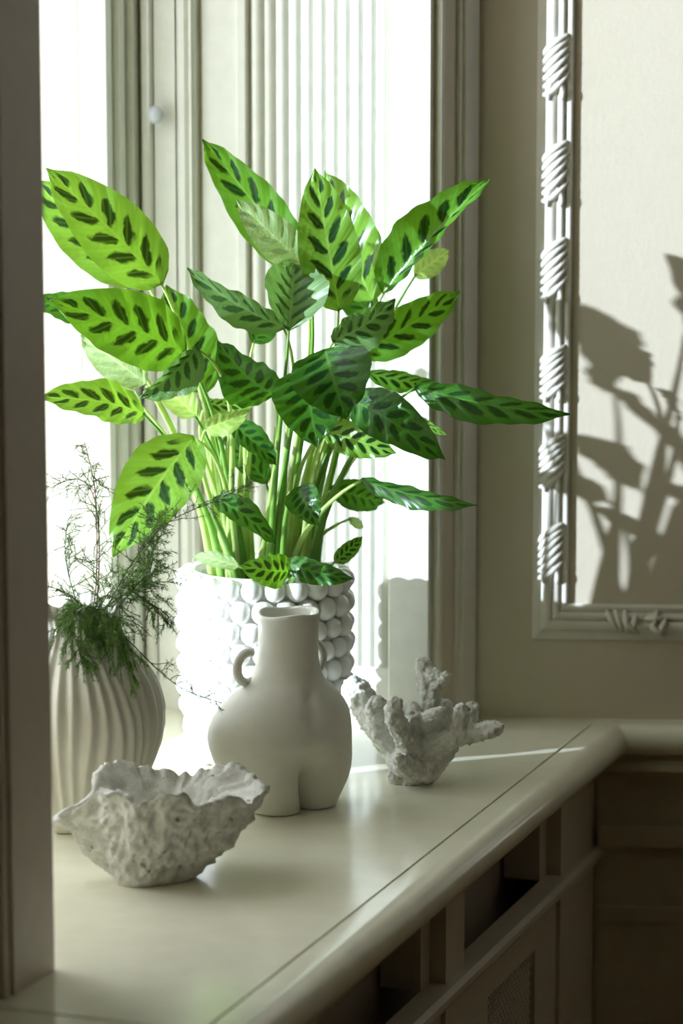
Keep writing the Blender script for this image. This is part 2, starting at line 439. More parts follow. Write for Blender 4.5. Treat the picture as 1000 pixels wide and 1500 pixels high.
# ---- radiator cover below the sill
BF = .004                                      # plane of its front
cab = thing('radiator_cover', ab(-1.5, .1, 0), 'dark shaded panelled radiator cover with vents and grille under the sill', 'cabinet')
pz = lambda px, py: plane_b(px, py, BF)
a_s0 = pz(653, 1360)[0]; a_s1 = pz(680, 1340)[0]; a_e0 = pz(822, 1200)[0]
z_top = SILL - .05; z_led = pz(847, 1258)[1]; z_led0 = z_led - .026
a_ec = cross2(J0 - (C0 + NW * BF), W) / cross2(D, W)
unit = a_e0 - a_s1; st = a_s1 - a_s0
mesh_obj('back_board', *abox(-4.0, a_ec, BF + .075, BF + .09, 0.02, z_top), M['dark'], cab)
mesh_obj('top_rail', *abox(-4.0, a_ec, BF, BF + .02, z_top - .004, z_top + .02), M['cab'], cab)
mesh_obj('ledge_moulding', *sweep([(BF + .02, 0), (BF - .010, 0), (BF - .016, -.005), (BF - .016, -.012), (BF - .008, -.016), (BF - .006, -.026), (BF + .02, -.026)],
         lambda b, z: ab(-4.0, b, z_led + z), lambda b, z: ab(a_ec, b, z_led + z)), M['cab'], cab)
mesh_obj('bottom_rail', *abox(-4.0, a_ec, BF, BF + .02, 0.0, .12), M['cab'], cab)
mesh_obj('stile', *abox(a_e0, a_ec, BF, BF + .02, .12, z_top), M['cab'], cab)
a_g1, z_g = pz(790, 1392)
for k in range(4):
    e1 = a_e0 - k * (unit + st)                # far end of this bay
    mesh_obj('stile', *abox(e1 - unit - st, e1 - unit, BF, BF + .02, .12, z_top), M['cab'], cab)
    # stepped lining inside the vent opening
    mesh_obj('vent_lining', *abox(e1 - .035, e1 + .0, BF + .02, BF + .07, z_led, z_top), M['cab'], cab)
    mesh_obj('vent_lining', *abox(e1 - unit, e1 - unit + .012, BF + .02, BF + .07, z_led, z_top), M['cab'], cab)
    # framed panel with grille below the ledge
    g0, g1 = e1 - unit + .12, e1 - (a_e0 - a_g1); z1 = z_led0; zb = .18
    fr = [abox(e1 - unit, g0, BF + .006, BF + .02, .12, z1), abox(g1, e1, BF + .006, BF + .02, .12, z1),
          abox(g0, g1, BF + .006, BF + .02, z_g, z1), abox(g0, g1, BF + .006, BF + .02, .12, zb)]
    pf = mesh_obj('panel_frame', *join(fr), M['cab'], cab)
    if k < 2:
        bars = []; sp = .013; wth = .0045
        L = (g1 - g0) + (z_g - zb)
        nb = int(L / sp)
        for sgn in (1, -1):
            for i in range(nb):
                c = i * sp
                # line a - sgn*z = const clipped to the grille rectangle
                if sgn == 1: x0 = g0 + max(0, c - (z_g - zb)); x1 = g0 + min(g1 - g0, c); f = lambda x: zb + (c - (x - g0))
                else: x0 = g0 + max(0, c - (z_g - zb)); x1 = g0 + min(g1 - g0, c); f = lambda x: z_g - (c - (x - g0))
                if x1 - x0 < .004: continue
                zz0, zz1 = f(x0), f(x1)
                bo = BF + .012 + (.001 if sgn == 1 else 0)
                vs = []
                for oo in (bo, bo + .002):
                    vs += [ab(x0 - wth / 2, oo, zz0), ab(x0 + wth / 2, oo, zz0), ab(x1 + wth / 2, oo, zz1), ab(x1 - wth / 2, oo, zz1)]
                bars.append((vs, [(0, 1, 2, 3), (7, 6, 5, 4), (0, 4, 5, 1), (1, 5, 6, 2), (2, 6, 7, 3), (3, 7, 4, 0)]))
        g = mesh_obj('grille', *join(bars), M['cab'], pf); g['kind'] = 'stuff'

# ---- far wall: chair rail, dado, picture-frame moulding
s_c = 0.0
r = .0225
railp = [(0, 0), (.022, -.001)] + [(.024 + r * math.sin(t), -r + r * math.cos(t)) for t in [math.pi * i / 10 for i in range(1, 11)]] + [(0, -2 * r)]
rail = tag(mesh_obj('trim_4', *sweep(railp, lambda o, z: wl(-.02, o, SILL + z), lambda o, z: wl(sR, o, SILL + z)), M['sill']), 'rounded painted chair rail running along the far wall from the sill corner', 'chair rail', kind='structure')
smooth_by_angle(rail, 40)
under = mesh_obj('under_moulding', *sweep([(0, -2 * r), (.030, -2 * r), (.026, -.052), (.034, -.058), (.036, -.066), (.028, -.072), (.020, -.076), (.018, -.086), (0, -.086)], lambda o, z: wl(-.02, o, SILL + z), lambda o, z: wl(sR, o, SILL + z)), M['dado'], rail)
zd = lambda py: plane_w(930, py)[1]
for z1, z0, off in ((zd(1204), zd(1236), .020), (zd(1325), zd(1345), .012)):
    mesh_obj('dado_rail', *wbox(.0, sR, 0, off, z0, z1), M['dado'], rail)
mesh_obj('dado_panel', *wbox(.0, sR, 0, .006, .12, SILL - .08), M['dado'], rail)

# picture-frame moulding: profile across its width, left upright, foot, and the far right upright out of view
sL, _ = plane_w(783, 500); sI, _ = plane_w(836, 500)
zB0 = plane_w(850, 936)[1]; zB1 = plane_w(850, 884)[1]
fw = sI - sL; fh = zB1 - zB0
def fprof(w):                                  # (across 0..w, out)
    p = [(0, 0), (0, .003), (.10 * w, .0045), (.22 * w, .005)]
    for c, rr in ((.40 * w, .16 * w), (.67 * w, .11 * w)):
        p += [(c - rr * math.cos(math.pi * i / 8), .005 + .0055 * math.sin(math.pi * i / 8)) for i in range(9)]
    p += [(.80 * w, .006), (.85 * w, .0075), (.94 * w, .0070), (1.0 * w, .0035), (1.0 * w, 0)]
    return p
FR_TOP = 2.45; FR_R = sL + 1.5
frm = tag(mesh_obj('trim_5', *sweep(fprof(fw), lambda c, o: wl(sL + c, o, zB0 + c / fw * fh), lambda c, o: wl(sL + c, o, FR_TOP - c)), M['trim']), 'ornate white picture-frame moulding with ribbon-wrapped reeds on the far wall', 'moulding', kind='structure')
smooth_by_angle(frm, 40)
smooth_by_angle(mesh_obj('frame_foot', *sweep(fprof(fh), lambda c, o: wl(sL + c / fh * fw, o, zB0 + c), lambda c, o: wl(FR_R - c, o, zB0 + c)), M['trim'], frm), 40)
smooth_by_angle(mesh_obj('frame_head', *sweep(fprof(fw), lambda c, o: wl(sL + c, o, FR_TOP - c), lambda c, o: wl(FR_R - c, o, FR_TOP - c)), M['trim'], frm), 40)
smooth_by_angle(mesh_obj('frame_upright', *sweep(fprof(fw), lambda c, o: wl(FR_R - c, o, zB0 + c), lambda c, o: wl(FR_R - c, o, FR_TOP - c)), M['trim'], frm), 40)
# ribbon wraps around the reeds
def ribbon(zc, hgt, idx):
    rnd = random.Random(idx)
    x0, x1 = sL + .14 * fw, sL + .86 * fw
    for k in range(6):                         # bands crossing the reeds obliquely, fanning out towards the foot
        f = k / 5.0
        zl = zc - hgt * (.46 - .62 * f); zr = zl + hgt * (.34 + .10 * math.sin(f * 3.0)) + rnd.uniform(-.002, .002)
        pts, rad = [], []
        for i in range(11):
            t = i / 10
            z = zl + (zr - zl) * (t ** (1.7 - 1.0 * f))
            pts.append(wl(x0 + (x1 - x0) * t, .0055 + .0050 * math.sin(math.pi * t), min(z, zc + hgt * .5))); rad.append(.0018 + .0034 * math.sin(math.pi * (.12 + .78 * t)))
        mesh_obj('ribbon_band', *tube(pts, rad, 8), M['trim'], frm, True)
    for sg in (-1, 1):                         # the two loose ends below
        pts = [wl(sL + fw * (.5 + sg * .20 * math.sin(t * 2.2)), .0095, zc - hgt * (.18 + .36 * t)) for t in [i / 6 for i in range(7)]]
        mesh_obj('ribbon_end', *tube(pts, [.0025 + .0022 * math.sin(math.pi * (i + .5) / 7) for i in range(7)], 8), M['trim'], frm, True)
for i, (y0, y1) in enumerate(((52, 142), (208, 298), (350, 440), (505, 585), (636, 716), (766, 850))):
    zc = plane_w(812, (y0 + y1) / 2)[1]; hh = (y1 - y0) / 1065 * 1.0
    ribbon(zc, hh, i)
for i in range(4): ribbon(plane_w(812, -95)[1] + i * .137, .085, 20 + i)
# leaf spray on the foot of the frame
for i, (x0, y0, x1, y1) in enumerate(((905, 922, 888, 893), (912, 924, 900, 892), (918, 925, 915, 893), (925, 924, 931, 898), (935, 926, 905, 900), (955, 922, 962, 893), (965, 930, 975, 900), (950, 912, 970, 930), (940, 905, 975, 903))):
    s0, z0 = plane_w(x0, y0); s1, z1 = plane_w(x1, y1)
    pts = [wl(s0 + (s1 - s0) * t, .006 + .006 * math.sin(math.pi * t), z0 + (z1 - z0) * t) for t in [k / 7 for k in range(8)]]
    mesh_obj('leaf_ornament', *tube(pts, [.0018 + .0030 * math.sin(math.pi * (k + .4) / 8) for k in range(8)], 6), M['trim'], frm, True)

# ------------------------------------------------------------------ planted bubble pot
POT = V((-.0995, 3.70)); PR = .102; PH = .252
pot = thing('bubble_planter', (POT.x, POT.y, SILL), 'large white glazed planter covered in round bubbles holding the leafy plant', 'planter')
def lathe(profile, c, seg=48):
    vs, fs = [], []
    for r, z in profile:
        for k in range(seg):
            an = 2 * math.pi * k / seg; vs.append(V((c.x + r * math.cos(an), c.y + r * math.sin(an), SILL + z)))
    n = len(profile)
    for i in range(n - 1):
        for k in range(seg): fs.append((i * seg + k, i * seg + (k + 1) % seg, (i + 1) * seg + (k + 1) % seg, (i + 1) * seg + k))
    fs.append(tuple(range(seg))[::-1]); fs.append(tuple((n - 1) * seg + k for k in range(seg)))
    return vs, fs
def pot_r(z): return PR * (.86 + .14 * min(1, z / .09))
body = [(PR * .80, .0), (PR * .86, .004)] + [(pot_r(z) - .004, z) for z in (.03, .06, .09, .14, .2, .24)] + [(PR - .003, PH - .006), (PR - .006, PH), (PR - .011, PH), (PR - .013, PH - .01), (PR - .015, PH - .03)]
mesh_obj('body', *lathe(body, POT), M['glaze'], pot, True)
mesh_obj('soil', *lathe([(PR - .0165, PH - .04), (PR - .0165, PH - .028), (PR * .5, PH - .022)], POT), M['soil'], pot, True)
bub = None; nrow = 9; nb = 22
for j in range(nrow):
    z = .016 + j * .0277
    for k in range(nb):
        an = 2 * math.pi * (k + .5 * (j % 2)) / nb
        c = V(((pot_r(z) + .001) * math.cos(an), (pot_r(z) + .001) * math.sin(an), z))
        if bub is None:
            me = bpy.data.meshes.new('bubble'); bm = bmesh.new(); bmesh.ops.create_uvsphere(bm, u_segments=16, v_segments=10, radius=.0150); bm.to_mesh(me); bm.free()
            for p in me.polygons: p.use_smooth = True
            me.materials.append(M['glaze']); bub = me
        o = bpy.data.objects.new('bubble', bub); col.objects.link(o); o.parent = pot; o.location = c
        s = .92 + .16 * random.random(); o.scale = (s, s, s)

# ------------------------------------------------------------------ calathea
plant = thing('calathea_plant', (POT.x, POT.y, SILL + PH - .02), 'lush green potted plant with long patterned leaves in the bubble planter', 'plant')
def leaf(bx, by, bd, tx, ty, td, wpx, roll=0, bend=.06, fold=.12, mat='n', stem=True, twist=0, sbend=0.0):
    bd += .06; td += .06
    Bp, Tp = at(bx, by, bd), at(tx, ty, td)
    L = (Tp - Bp).length; T = (Tp - Bp).normalized()
    view = (V((0, 0, CAMH)) - Bp).normalized()
    N0 = (view - T * view.dot(T)).normalized(); S0 = T.cross(N0)
    q = Matrix.Rotation(math.radians(roll), 3, T); N0 = q @ N0; S0 = q @ S0
    half = wpx * .5 * .00088
    nu, nv = 26, 10
    vs, fs, uvs = [], [], []
    ph = random.random() * 6
    for i in range(nu + 1):
        u = i / nu
        arch = math.sin(math.pi * u) * bend * L
        C = Bp + T * (L * u) + N0 * arch + S0 * (sbend * L * math.sin(math.pi * u))
        tw = math.radians(twist) * (u - .3)
        qq = Matrix.Rotation(tw, 3, T); Nn = qq @ N0; Sn = qq @ S0
        # outline: rounded base, widest a little below the middle, drawn-out tip
        prof = (math.sin(math.pi * min(1, u ** .80)) ** .66) * (1.0 - .10 * u) if 0 < u < 1 else 0
        if u > .86: prof = min(prof, (1 - u) / .14 * .58 * (.55 + .45 * (1 - u) / .14) + .0)
        w = half * max(prof, .012)
        for j in range(nv + 1):
            v = j / nv * 2 - 1; a = abs(v)
            wav = math.sin((u - a * .21) * 6 * 2 * math.pi + (math.pi if v > 0 else 0) + .6) * .0060 * a * (1.45 - a) * min(1, half / .03)
            ruf = (math.sin(u * 17 + ph + v * 1.3) * .0026 + math.sin(u * 9 + 2 * ph) * .0022 * (1 if v > 0 else -1)) * a ** 2.4 * min(1, half / .03)
            off = fold * w * (a ** 1.3) * 1.6
            vs.append(C + Sn * (v * w * math.cos(min(1.2, fold))) + Nn * (off + wav + ruf)); uvs.append((u, (v + 1) / 2))
    for i in range(nu):
        for j in range(nv):
            k = i * (nv + 1) + j; fs.append((k, k + 1, k + nv + 2, k + nv + 1))
    lf = mesh_obj('leaf', vs, fs, LM[mat], plant, True, uvs=uvs)
    if mat in 'py': lf['label'] = 'pale green leaf with faint markings'
    if stem:
        rx = max(-78, min(78, (bx - 400) * .36 + random.uniform(-14, 14)))
        ry = max(-.055, min(.055, (bd - 3.68) * .45 + random.uniform(-.02, .02)))
        root = V((POT.x + rx * .00086, POT.y + ry, SILL + PH - .035))
        dist = (Bp - root).length
        p1 = root + V((rx * .0006, ry * .6, 1)).normalized() * dist * .38
        p2 = Bp - (T * .45 + (Bp - root).normalized() * .55).normalized() * dist * .25
        if by > 800: p1 = root + V((0, 0, .02)); p2 = Bp - T * dist * .3
        pts = bez(root, p1, p2, Bp + T * .004, 16)
        thick = .0066 if dist > .12 else .003
        rad = [thick + (.0016 - thick) * min(1, (k / 16) ** .7 * 1.02) for k in range(17)]
        mesh_obj('stem', *tube(pts, rad, 8), M['petiole'] if random.random() < .75 else M['petiole_d'], plant, True)

LV = [
 # bx,by,bd,   tx,ty,td,  width, roll, bend, fold, mat
 (238,416,3.52,  67,246,3.44, 104,   8, .07, .10,'n'),
 (215,413,3.60,  46,262,3.58,  98, -10, .06, .10,'n'),
 (270,515,3.47,  73,440,3.36, 108,  12, .08, .14,'m'),
 (300,578,3.57, 243,418,3.62,  86,  20, .05, .15,'m'),
 (214,562,3.58, 118,490,3.60,  62,   0, .08, .10,'p'),
 (212,606,3.52,  56,582,3.44,  66,  25, .10, .15,'n'),
 (207,592,3.60, 133,566,3.62,  38,   0, .05, .10,'p'),
 (290,508,3.44, 205,583,3.42,  66, -25, .10, .60,'g'),
 (288,610,3.55, 232,560,3.58,  46,  10, .05, .15,'y'),
 (298,628,3.46, 366,600,3.44,  38,  20, .10, .25,'y'),
 (284,640,3.43, 165,815,3.34, 108,  12, .10, .16,'n'),
 (446,400,3.60, 296,204,3.58,  84, -14, -.06, .18,'m'),
 (448,392,3.55, 346,292,3.53,  62,   0, .05, .15,'p'),
 (497,456,3.52, 461,246,3.50,  92,   0, .05, .12,'n'),
 (546,442,3.62, 476,250,3.66, 108, -18, .08, .08,'n'),
 (560,430,3.58, 717,262,3.55,  86, -32, .04, .55,'m'),
 (606,404,3.70, 658,366,3.72,  40,   0, .05, .10,'y'),
 (418,480,3.50, 274,393,3.46,  56, -30, .08, .30,'g'),
 (423,484,3.47, 430,386,3.53, 108,   8, .05, .50,'g'),
 (486,500,3.45, 579,438,3.44,  70,  35, .10, .20,'g'),
 (524,520,3.62, 672,427,3.66,  72,  15, .06, .15,'m'),
 (545,516,3.68, 606,491,3.72,  32,  10, .05, .10,'p'),
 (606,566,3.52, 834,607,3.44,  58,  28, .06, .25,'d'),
 (538,546,3.60, 640,562,3.62,  36,  25, .08, .20,'m'),
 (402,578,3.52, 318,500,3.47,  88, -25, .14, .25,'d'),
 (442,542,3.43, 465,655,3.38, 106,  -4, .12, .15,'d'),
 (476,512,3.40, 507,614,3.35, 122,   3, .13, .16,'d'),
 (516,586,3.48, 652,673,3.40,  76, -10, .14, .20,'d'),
 (474,630,3.52, 580,664,3.49,  52,   0, .06, .12,'n'),
 (594,600,3.66, 654,637,3.64,  20,  30, .05, .20,'n'),
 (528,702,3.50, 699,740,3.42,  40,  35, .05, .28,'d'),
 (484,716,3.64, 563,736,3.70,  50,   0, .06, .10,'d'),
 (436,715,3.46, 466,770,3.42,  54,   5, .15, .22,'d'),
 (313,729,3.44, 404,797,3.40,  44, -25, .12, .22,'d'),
 (340,620,3.52, 405,682,3.50,  44, -20, .08, .25,'d'),
 (392,708,3.62, 328,634,3.66,  48,  15, .06, .12,'d'),
 (298,592,3.58, 378,588,3.56,  32,  30, .06, .25,'n'),
 (350,830,3.50, 281,815,3.52,  26,  20, .10, .10,'p'),
 (424,836,3.48, 350,828,3.43,  52, -10, .14, .12,'m'),
 (420,824,3.50, 518,848,3.46,  40,  15, .12, .15,'d'),
 (490,824,3.60, 531,786,3.60,  28,  10, .05, .15,'m'),
 (150,468,3.62,  46,440,3.60,  52,  20, .06, .15,'d'),
 (370,502,3.60, 402,458,3.62,  44,   0, .05, .15,'d'),
 (511,758,3.66, 532,774,3.68,  16,   0, .05, .15,'p'),
 (545,470,3.70, 500,400,3.74,  60,   0, .05, .15,'d'),
]
for l in LV: leaf(*l)
# extra leafless or hidden-headed stalks of the dense clump
for i in range(16):
    x0 = random.uniform(-75, 80); y0 = random.uniform(-.05, .05)
    root = V((POT.x + x0 * .00086, POT.y + y0, SILL + PH - .035))
    tip = at(400 + x0 * random.uniform(1.0, 1.5), random.uniform(560, 690), 3.68 + y0 * 1.3)
    d = (tip - root).length
    pts = bez(root, root + V((0, 0, d * .35)), tip - (tip - root) * .3, tip, 12)
    mesh_obj('stem', *tube(pts, [.0055 + (.0012 - .0055) * (k / 12) for k in range(13)], 8), M['petiole'], plant, True)

# ------------------------------------------------------------------ hips vase
HC = V((-.068, 3.415)); HA = math.radians(39)
LX = V((math.cos(HA), math.sin(HA))); FX = V((math.sin(HA), -math.cos(HA)))   # sideways axis, front axis
def hip_obj():
    hh = .245; sc_ = .000832
    # heights above the sill -> half width seen sideways, half depth
    ta = [(0, 66), (12, 74), (45, 96), (84, 112), (117, 117), (146, 110), (175, 84), (194, 60), (212, 49), (235, 45), (270, 45), (292, 46)]
    tb = [(0, 44), (12, 49), (45, 62), (84, 77), (117, 82), (146, 76), (175, 62), (194, 51), (212, 46), (235, 43), (270, 43), (292, 44)]
    off = [(0, 14), (45, 4), (117, -10), (175, -2), (212, 4), (292, 6)]
    seg = 72; rows = 60; vs, fs = [], []
    def ring(zp, shrink=0.0, groove=True):
        a = spline_tab(ta, zp) * sc_ - shrink; b = spline_tab(tb, zp) * sc_ - shrink; o = spline_tab(off, zp) * sc_
        out = []
        k = 1 - max(0, min(1, (zp - 40) / 70)); k = k * k * (3 - 2 * k)      # 1 in the legs, 0 above
        for i in range(seg):
            th = 2 * math.pi * i / seg; c, s = math.cos(th), math.sin(th)
            re = 1 / math.sqrt((c / a) ** 2 + (s / b) ** 2)
            # two round legs side by side
            cc = a * .5; R0 = a * .5 * 1.04
            rl = cc * abs(c) + math.sqrt(max(1e-9, R0 * R0 - (cc * s) ** 2)); rl *= 1 + (b / R0 - 1) * s * s * .9
            r = re * (1 - k) + rl * k
            x, y = r * c, r * s
            # gentle belly fold and navel on the front (front is -s)
            zt = zp
            if s < 0:
                y += .0040 * math.exp(-((zt - 150) / 26) ** 2) * math.exp(-(x / .010) ** 2)
                y += .0030 * math.exp(-((zt - 92) / 16) ** 2) * math.exp(-(x / .03) ** 2)
                y += .0055 * math.exp(-((zt - 176) / 8) ** 2) * math.exp(-(x / .007) ** 2)
            out.append((x + o, y))
        return out
    def put(rg, zp, dz=0):
        for x, y in rg:
            p = HC + LX * x - FX * y
            z = zp * sc_
            if zp > 250: z += (zp - 250) / 42 * (.004 * (x / .04) + .003 * math.cos(x / .04 * 3 + 1) )
            vs.append(V((p.x, p.y, SILL + z + dz)))
    zs = [0] + [292 * (i / rows) for i in range(0, rows + 1)]
    put(ring(0, .004), 0)
    for zp in [1.5] + [292 * i / rows for i in range(1, rows + 1)]: put(ring(zp), zp)
    put(ring(292, .0015), 292, .0010); put(ring(292, .004), 292, .0006); put(ring(292, .0055), 290)
    for zp in (270, 240, 215, 200): put(ring(zp, .0065), zp)
    n = len(vs) // seg
    for i in range(n - 1):
        for k in range(seg): fs.append((i * seg + k, i * seg + (k + 1) % seg, (i + 1) * seg + (k + 1) % seg, (i + 1) * seg + k))
    fs.append(tuple(range(seg))[::-1]); fs.append(tuple((n - 1) * seg + k for k in range(seg)))
    root = thing('torso_vase', (HC.x, HC.y, SILL), 'matt white ceramic vase shaped like a nude torso with two ring handles', 'vase')
    mesh_obj('body', vs, fs, M['bisque'], root, True)
    for sg in (-1, 1):
        pts = []
        for i in range(17):                    # open ring leaving the neck, swinging out and landing on the hip
            an = math.radians(62 + 226 * i / 16)
            x = .0520 - .0195 * math.cos(an); z = .1765 + .0180 * math.sin(an)
            x = .0495 + .0165 * math.cos(math.radians(112 - 224 * i / 16)); z = .1790 + .0185 * math.sin(math.radians(112 - 224 * i / 16))
            p = HC + LX * (sg * x + .004) - FX * .015
            pts.append(V((p.x, p.y, SILL + z)))
        mesh_obj('handle', *tube(pts, .0056, 12), M['bisque'], root, True)
hip_obj()

# ------------------------------------------------------------------ pleated vase
PC = V((-.320, 3.345))
def pleated():
    sc_ = .00083; seg = 288; rows = 70; vs, fs = [], []
    H_ = 318
    tr = [(0, 66), (20, 76), (70, 105), (120, 124), (165, 130), (205, 122), (240, 100), (265, 78), (285, 66), (300, 63), (318, 70)]
    def rad(th, zp, inner=0):
        R0 = spline_tab(tr, zp) * sc_
        w = .55 * math.sin(zp / 318 * 3.6 + th * 2) + .35 * math.sin(zp / 318 * 7 + th * 5)
        k = min(1, .25 + zp / 120) * (1 if zp < 250 else .8)
        n = 36
        p = (th * n / (2 * math.pi) + w * .55 + .35 * noise.noise(V((math.cos(th) * 3, math.sin(th) * 3, zp * .006)))) % 1.0
        rid = abs(p * 2 - 1); rid = 1 - rid ** .9
        r = R0 * (1 + .060 * k * (rid - .5))
        if zp > 262:
            f = (zp - 262) / 56
            r *= 1 + f * (.10 * math.sin(5 * th + 1.2) + .05 * math.sin(9 * th))
        return r - inner
    def put(zp, inner=0, dz=0):
        for i in range(seg):
            th = 2 * math.pi * i / seg; r = rad(th, zp, inner)
            z = zp * sc_
            if zp > 262: z += (zp - 262) / 56 * .010 * math.sin(5 * th + 1.0)
            vs.append(V((PC.x + r * math.cos(th), PC.y + r * math.sin(th), SILL + z + dz)))
    put(0, .004)
    for i in range(rows + 1): put(2 + (H_ - 2) * i / rows)
    put(H_, .0025, .0006); put(H_, .004, -.001)
    for zp in (300, 285, 265, 240): put(zp, .005)
    n = len(vs) // seg
    for i in range(n - 1):
        for k in range(seg): fs.append((i * seg + k, i * seg + (k + 1) % seg, (i + 1) * seg + (k + 1) % seg, (i + 1) * seg + k))
    fs.append(tuple(range(seg))[::-1]); fs.append(tuple((n - 1) * seg + k for k in range(seg)))
    o = mesh_obj('pleated_vase', vs, fs, M['pleat'], None, True, origin=(PC.x, PC.y, SILL))
    tag(o, 'bulbous ivory vase with wavy vertical pleats holding wispy fern', 'vase')
pleated()

# ------------------------------------------------------------------ rough stone bowl
BC = V((-.190, 3.105))
def bowl():
    sc_ = .00075; seg = 220; rows = 46; vs, fs = [], []
    # angle (deg, 0 = right, 270 = towards viewer) -> rim radius px, rim height px
    rim_r = [(0, 142), (25, 138), (60, 112), (90, 104), (120, 108), (150, 122), (170, 120), (179, 138), (185, 170), (190, 170), (196, 138), (204, 120), (225, 112), (255, 112), (272, 120), (290, 108), (315, 112), (340, 136), (360, 142)]
    rim_h = [(0, 138), (20, 148), (45, 160), (70, 150), (95, 143), (115, 158), (135, 168), (150, 162), (168, 148), (178, 122), (185, 112), (191, 112), (198, 130), (206, 148), (225, 163), (245, 148), (258, 150), (270, 170), (282, 168), (300, 150), (325, 142), (345, 132), (360, 138)]
    def shape(th):
        d = math.degrees(th) % 360
        return spline_tab(rim_r, d) * sc_, spline_tab(rim_h, d) * sc_ * .93
    for i in range(rows + 1):
        t = i / rows
        for k in range(seg):
            th = 2 * math.pi * k / seg; R1_, Hh = shape(th)
            facet = 1 + .085 * math.cos(5 * th + .6) * math.sin(math.pi * min(1, t * 1.1))
            base = .043 * (1 + .12 * math.cos(3 * th))
            r = base + (R1_ - base) * (t ** .78) * facet
            z = Hh * t
            c = V((r * math.cos(th) - .022 * (1 - t), r * math.sin(th), z))
            amp = min(1, t * 6) if t > 0 else 0
            nz = noise.fractal(c * 38 + V((3, 1, 7)), 1.0, 2.0, 4) * .0085 + noise.fractal(c * 120, 1.0, 2.0, 3) * .0034
            pit = noise.noise(c * 75 + V((9, 9, 2)))
            if pit > .42: nz -= (pit - .42) * .018
            nrm = V((math.cos(th), math.sin(th), -.4)).normalized()
            edge = noise.fractal(V((math.cos(th) * 3.2, math.sin(th) * 3.2, 2.2)), .8, 2.1, 5) * .011 * max(0, t - .86) * 7
            c = c + nrm * nz * amp + V((0, 0, edge))
            vs.append(V((BC.x + c.x, BC.y + c.y, SILL + max(.0, c.z))))
    for j in range(16):                        # inside
        t = 1 - j / 15 * .62
        for k in range(seg):
            th = 2 * math.pi * k / seg; R1_, Hh = shape(th)
            thick = .010 if j else .006
            thick = min(.016, .006 + j * .003)
            base = .042
            rr = (base + (R1_ - base) * (t ** .9)) - thick
            if j > 1: rr = min(rr, (.070 + .010 * math.cos(2 * th) - .010 * math.cos(th)) * (1 - j / 24))
            c = V((rr * math.cos(th), rr * math.sin(th), Hh * t - (.002 if j else -.001)))
            nz = noise.fractal(c * 60, 1.0, 2.0, 4) * .003
            edge = noise.fractal(V((math.cos(th) * 3.2, math.sin(th) * 3.2, 2.2)), .8, 2.1, 5) * .011 * max(0, t - .86) * 7
            c += V((-math.cos(th), -math.sin(th), .3)) * nz + V((0, 0, edge))
            vs.append(V((BC.x + c.x, BC.y + c.y, SILL + c.z)))
    n = len(vs) // seg
    for i in range(n - 1):
        for k in range(seg): fs.append((i * seg + k, i * seg + (k + 1) % seg, (i + 1) * seg + (k + 1) % seg, (i + 1) * seg + k))
    fs.append(tuple(range(seg))[::-1]); fs.append(tuple((n - 1) * seg + k for k in range(seg)))
    o = mesh_obj('stone_bowl', vs, fs, M['stone'], None, True, origin=(BC.x, BC.y, SILL))
    tag(o, 'rough chalky white stone bowl with a ragged crumbling rim', 'bowl')
bowl()

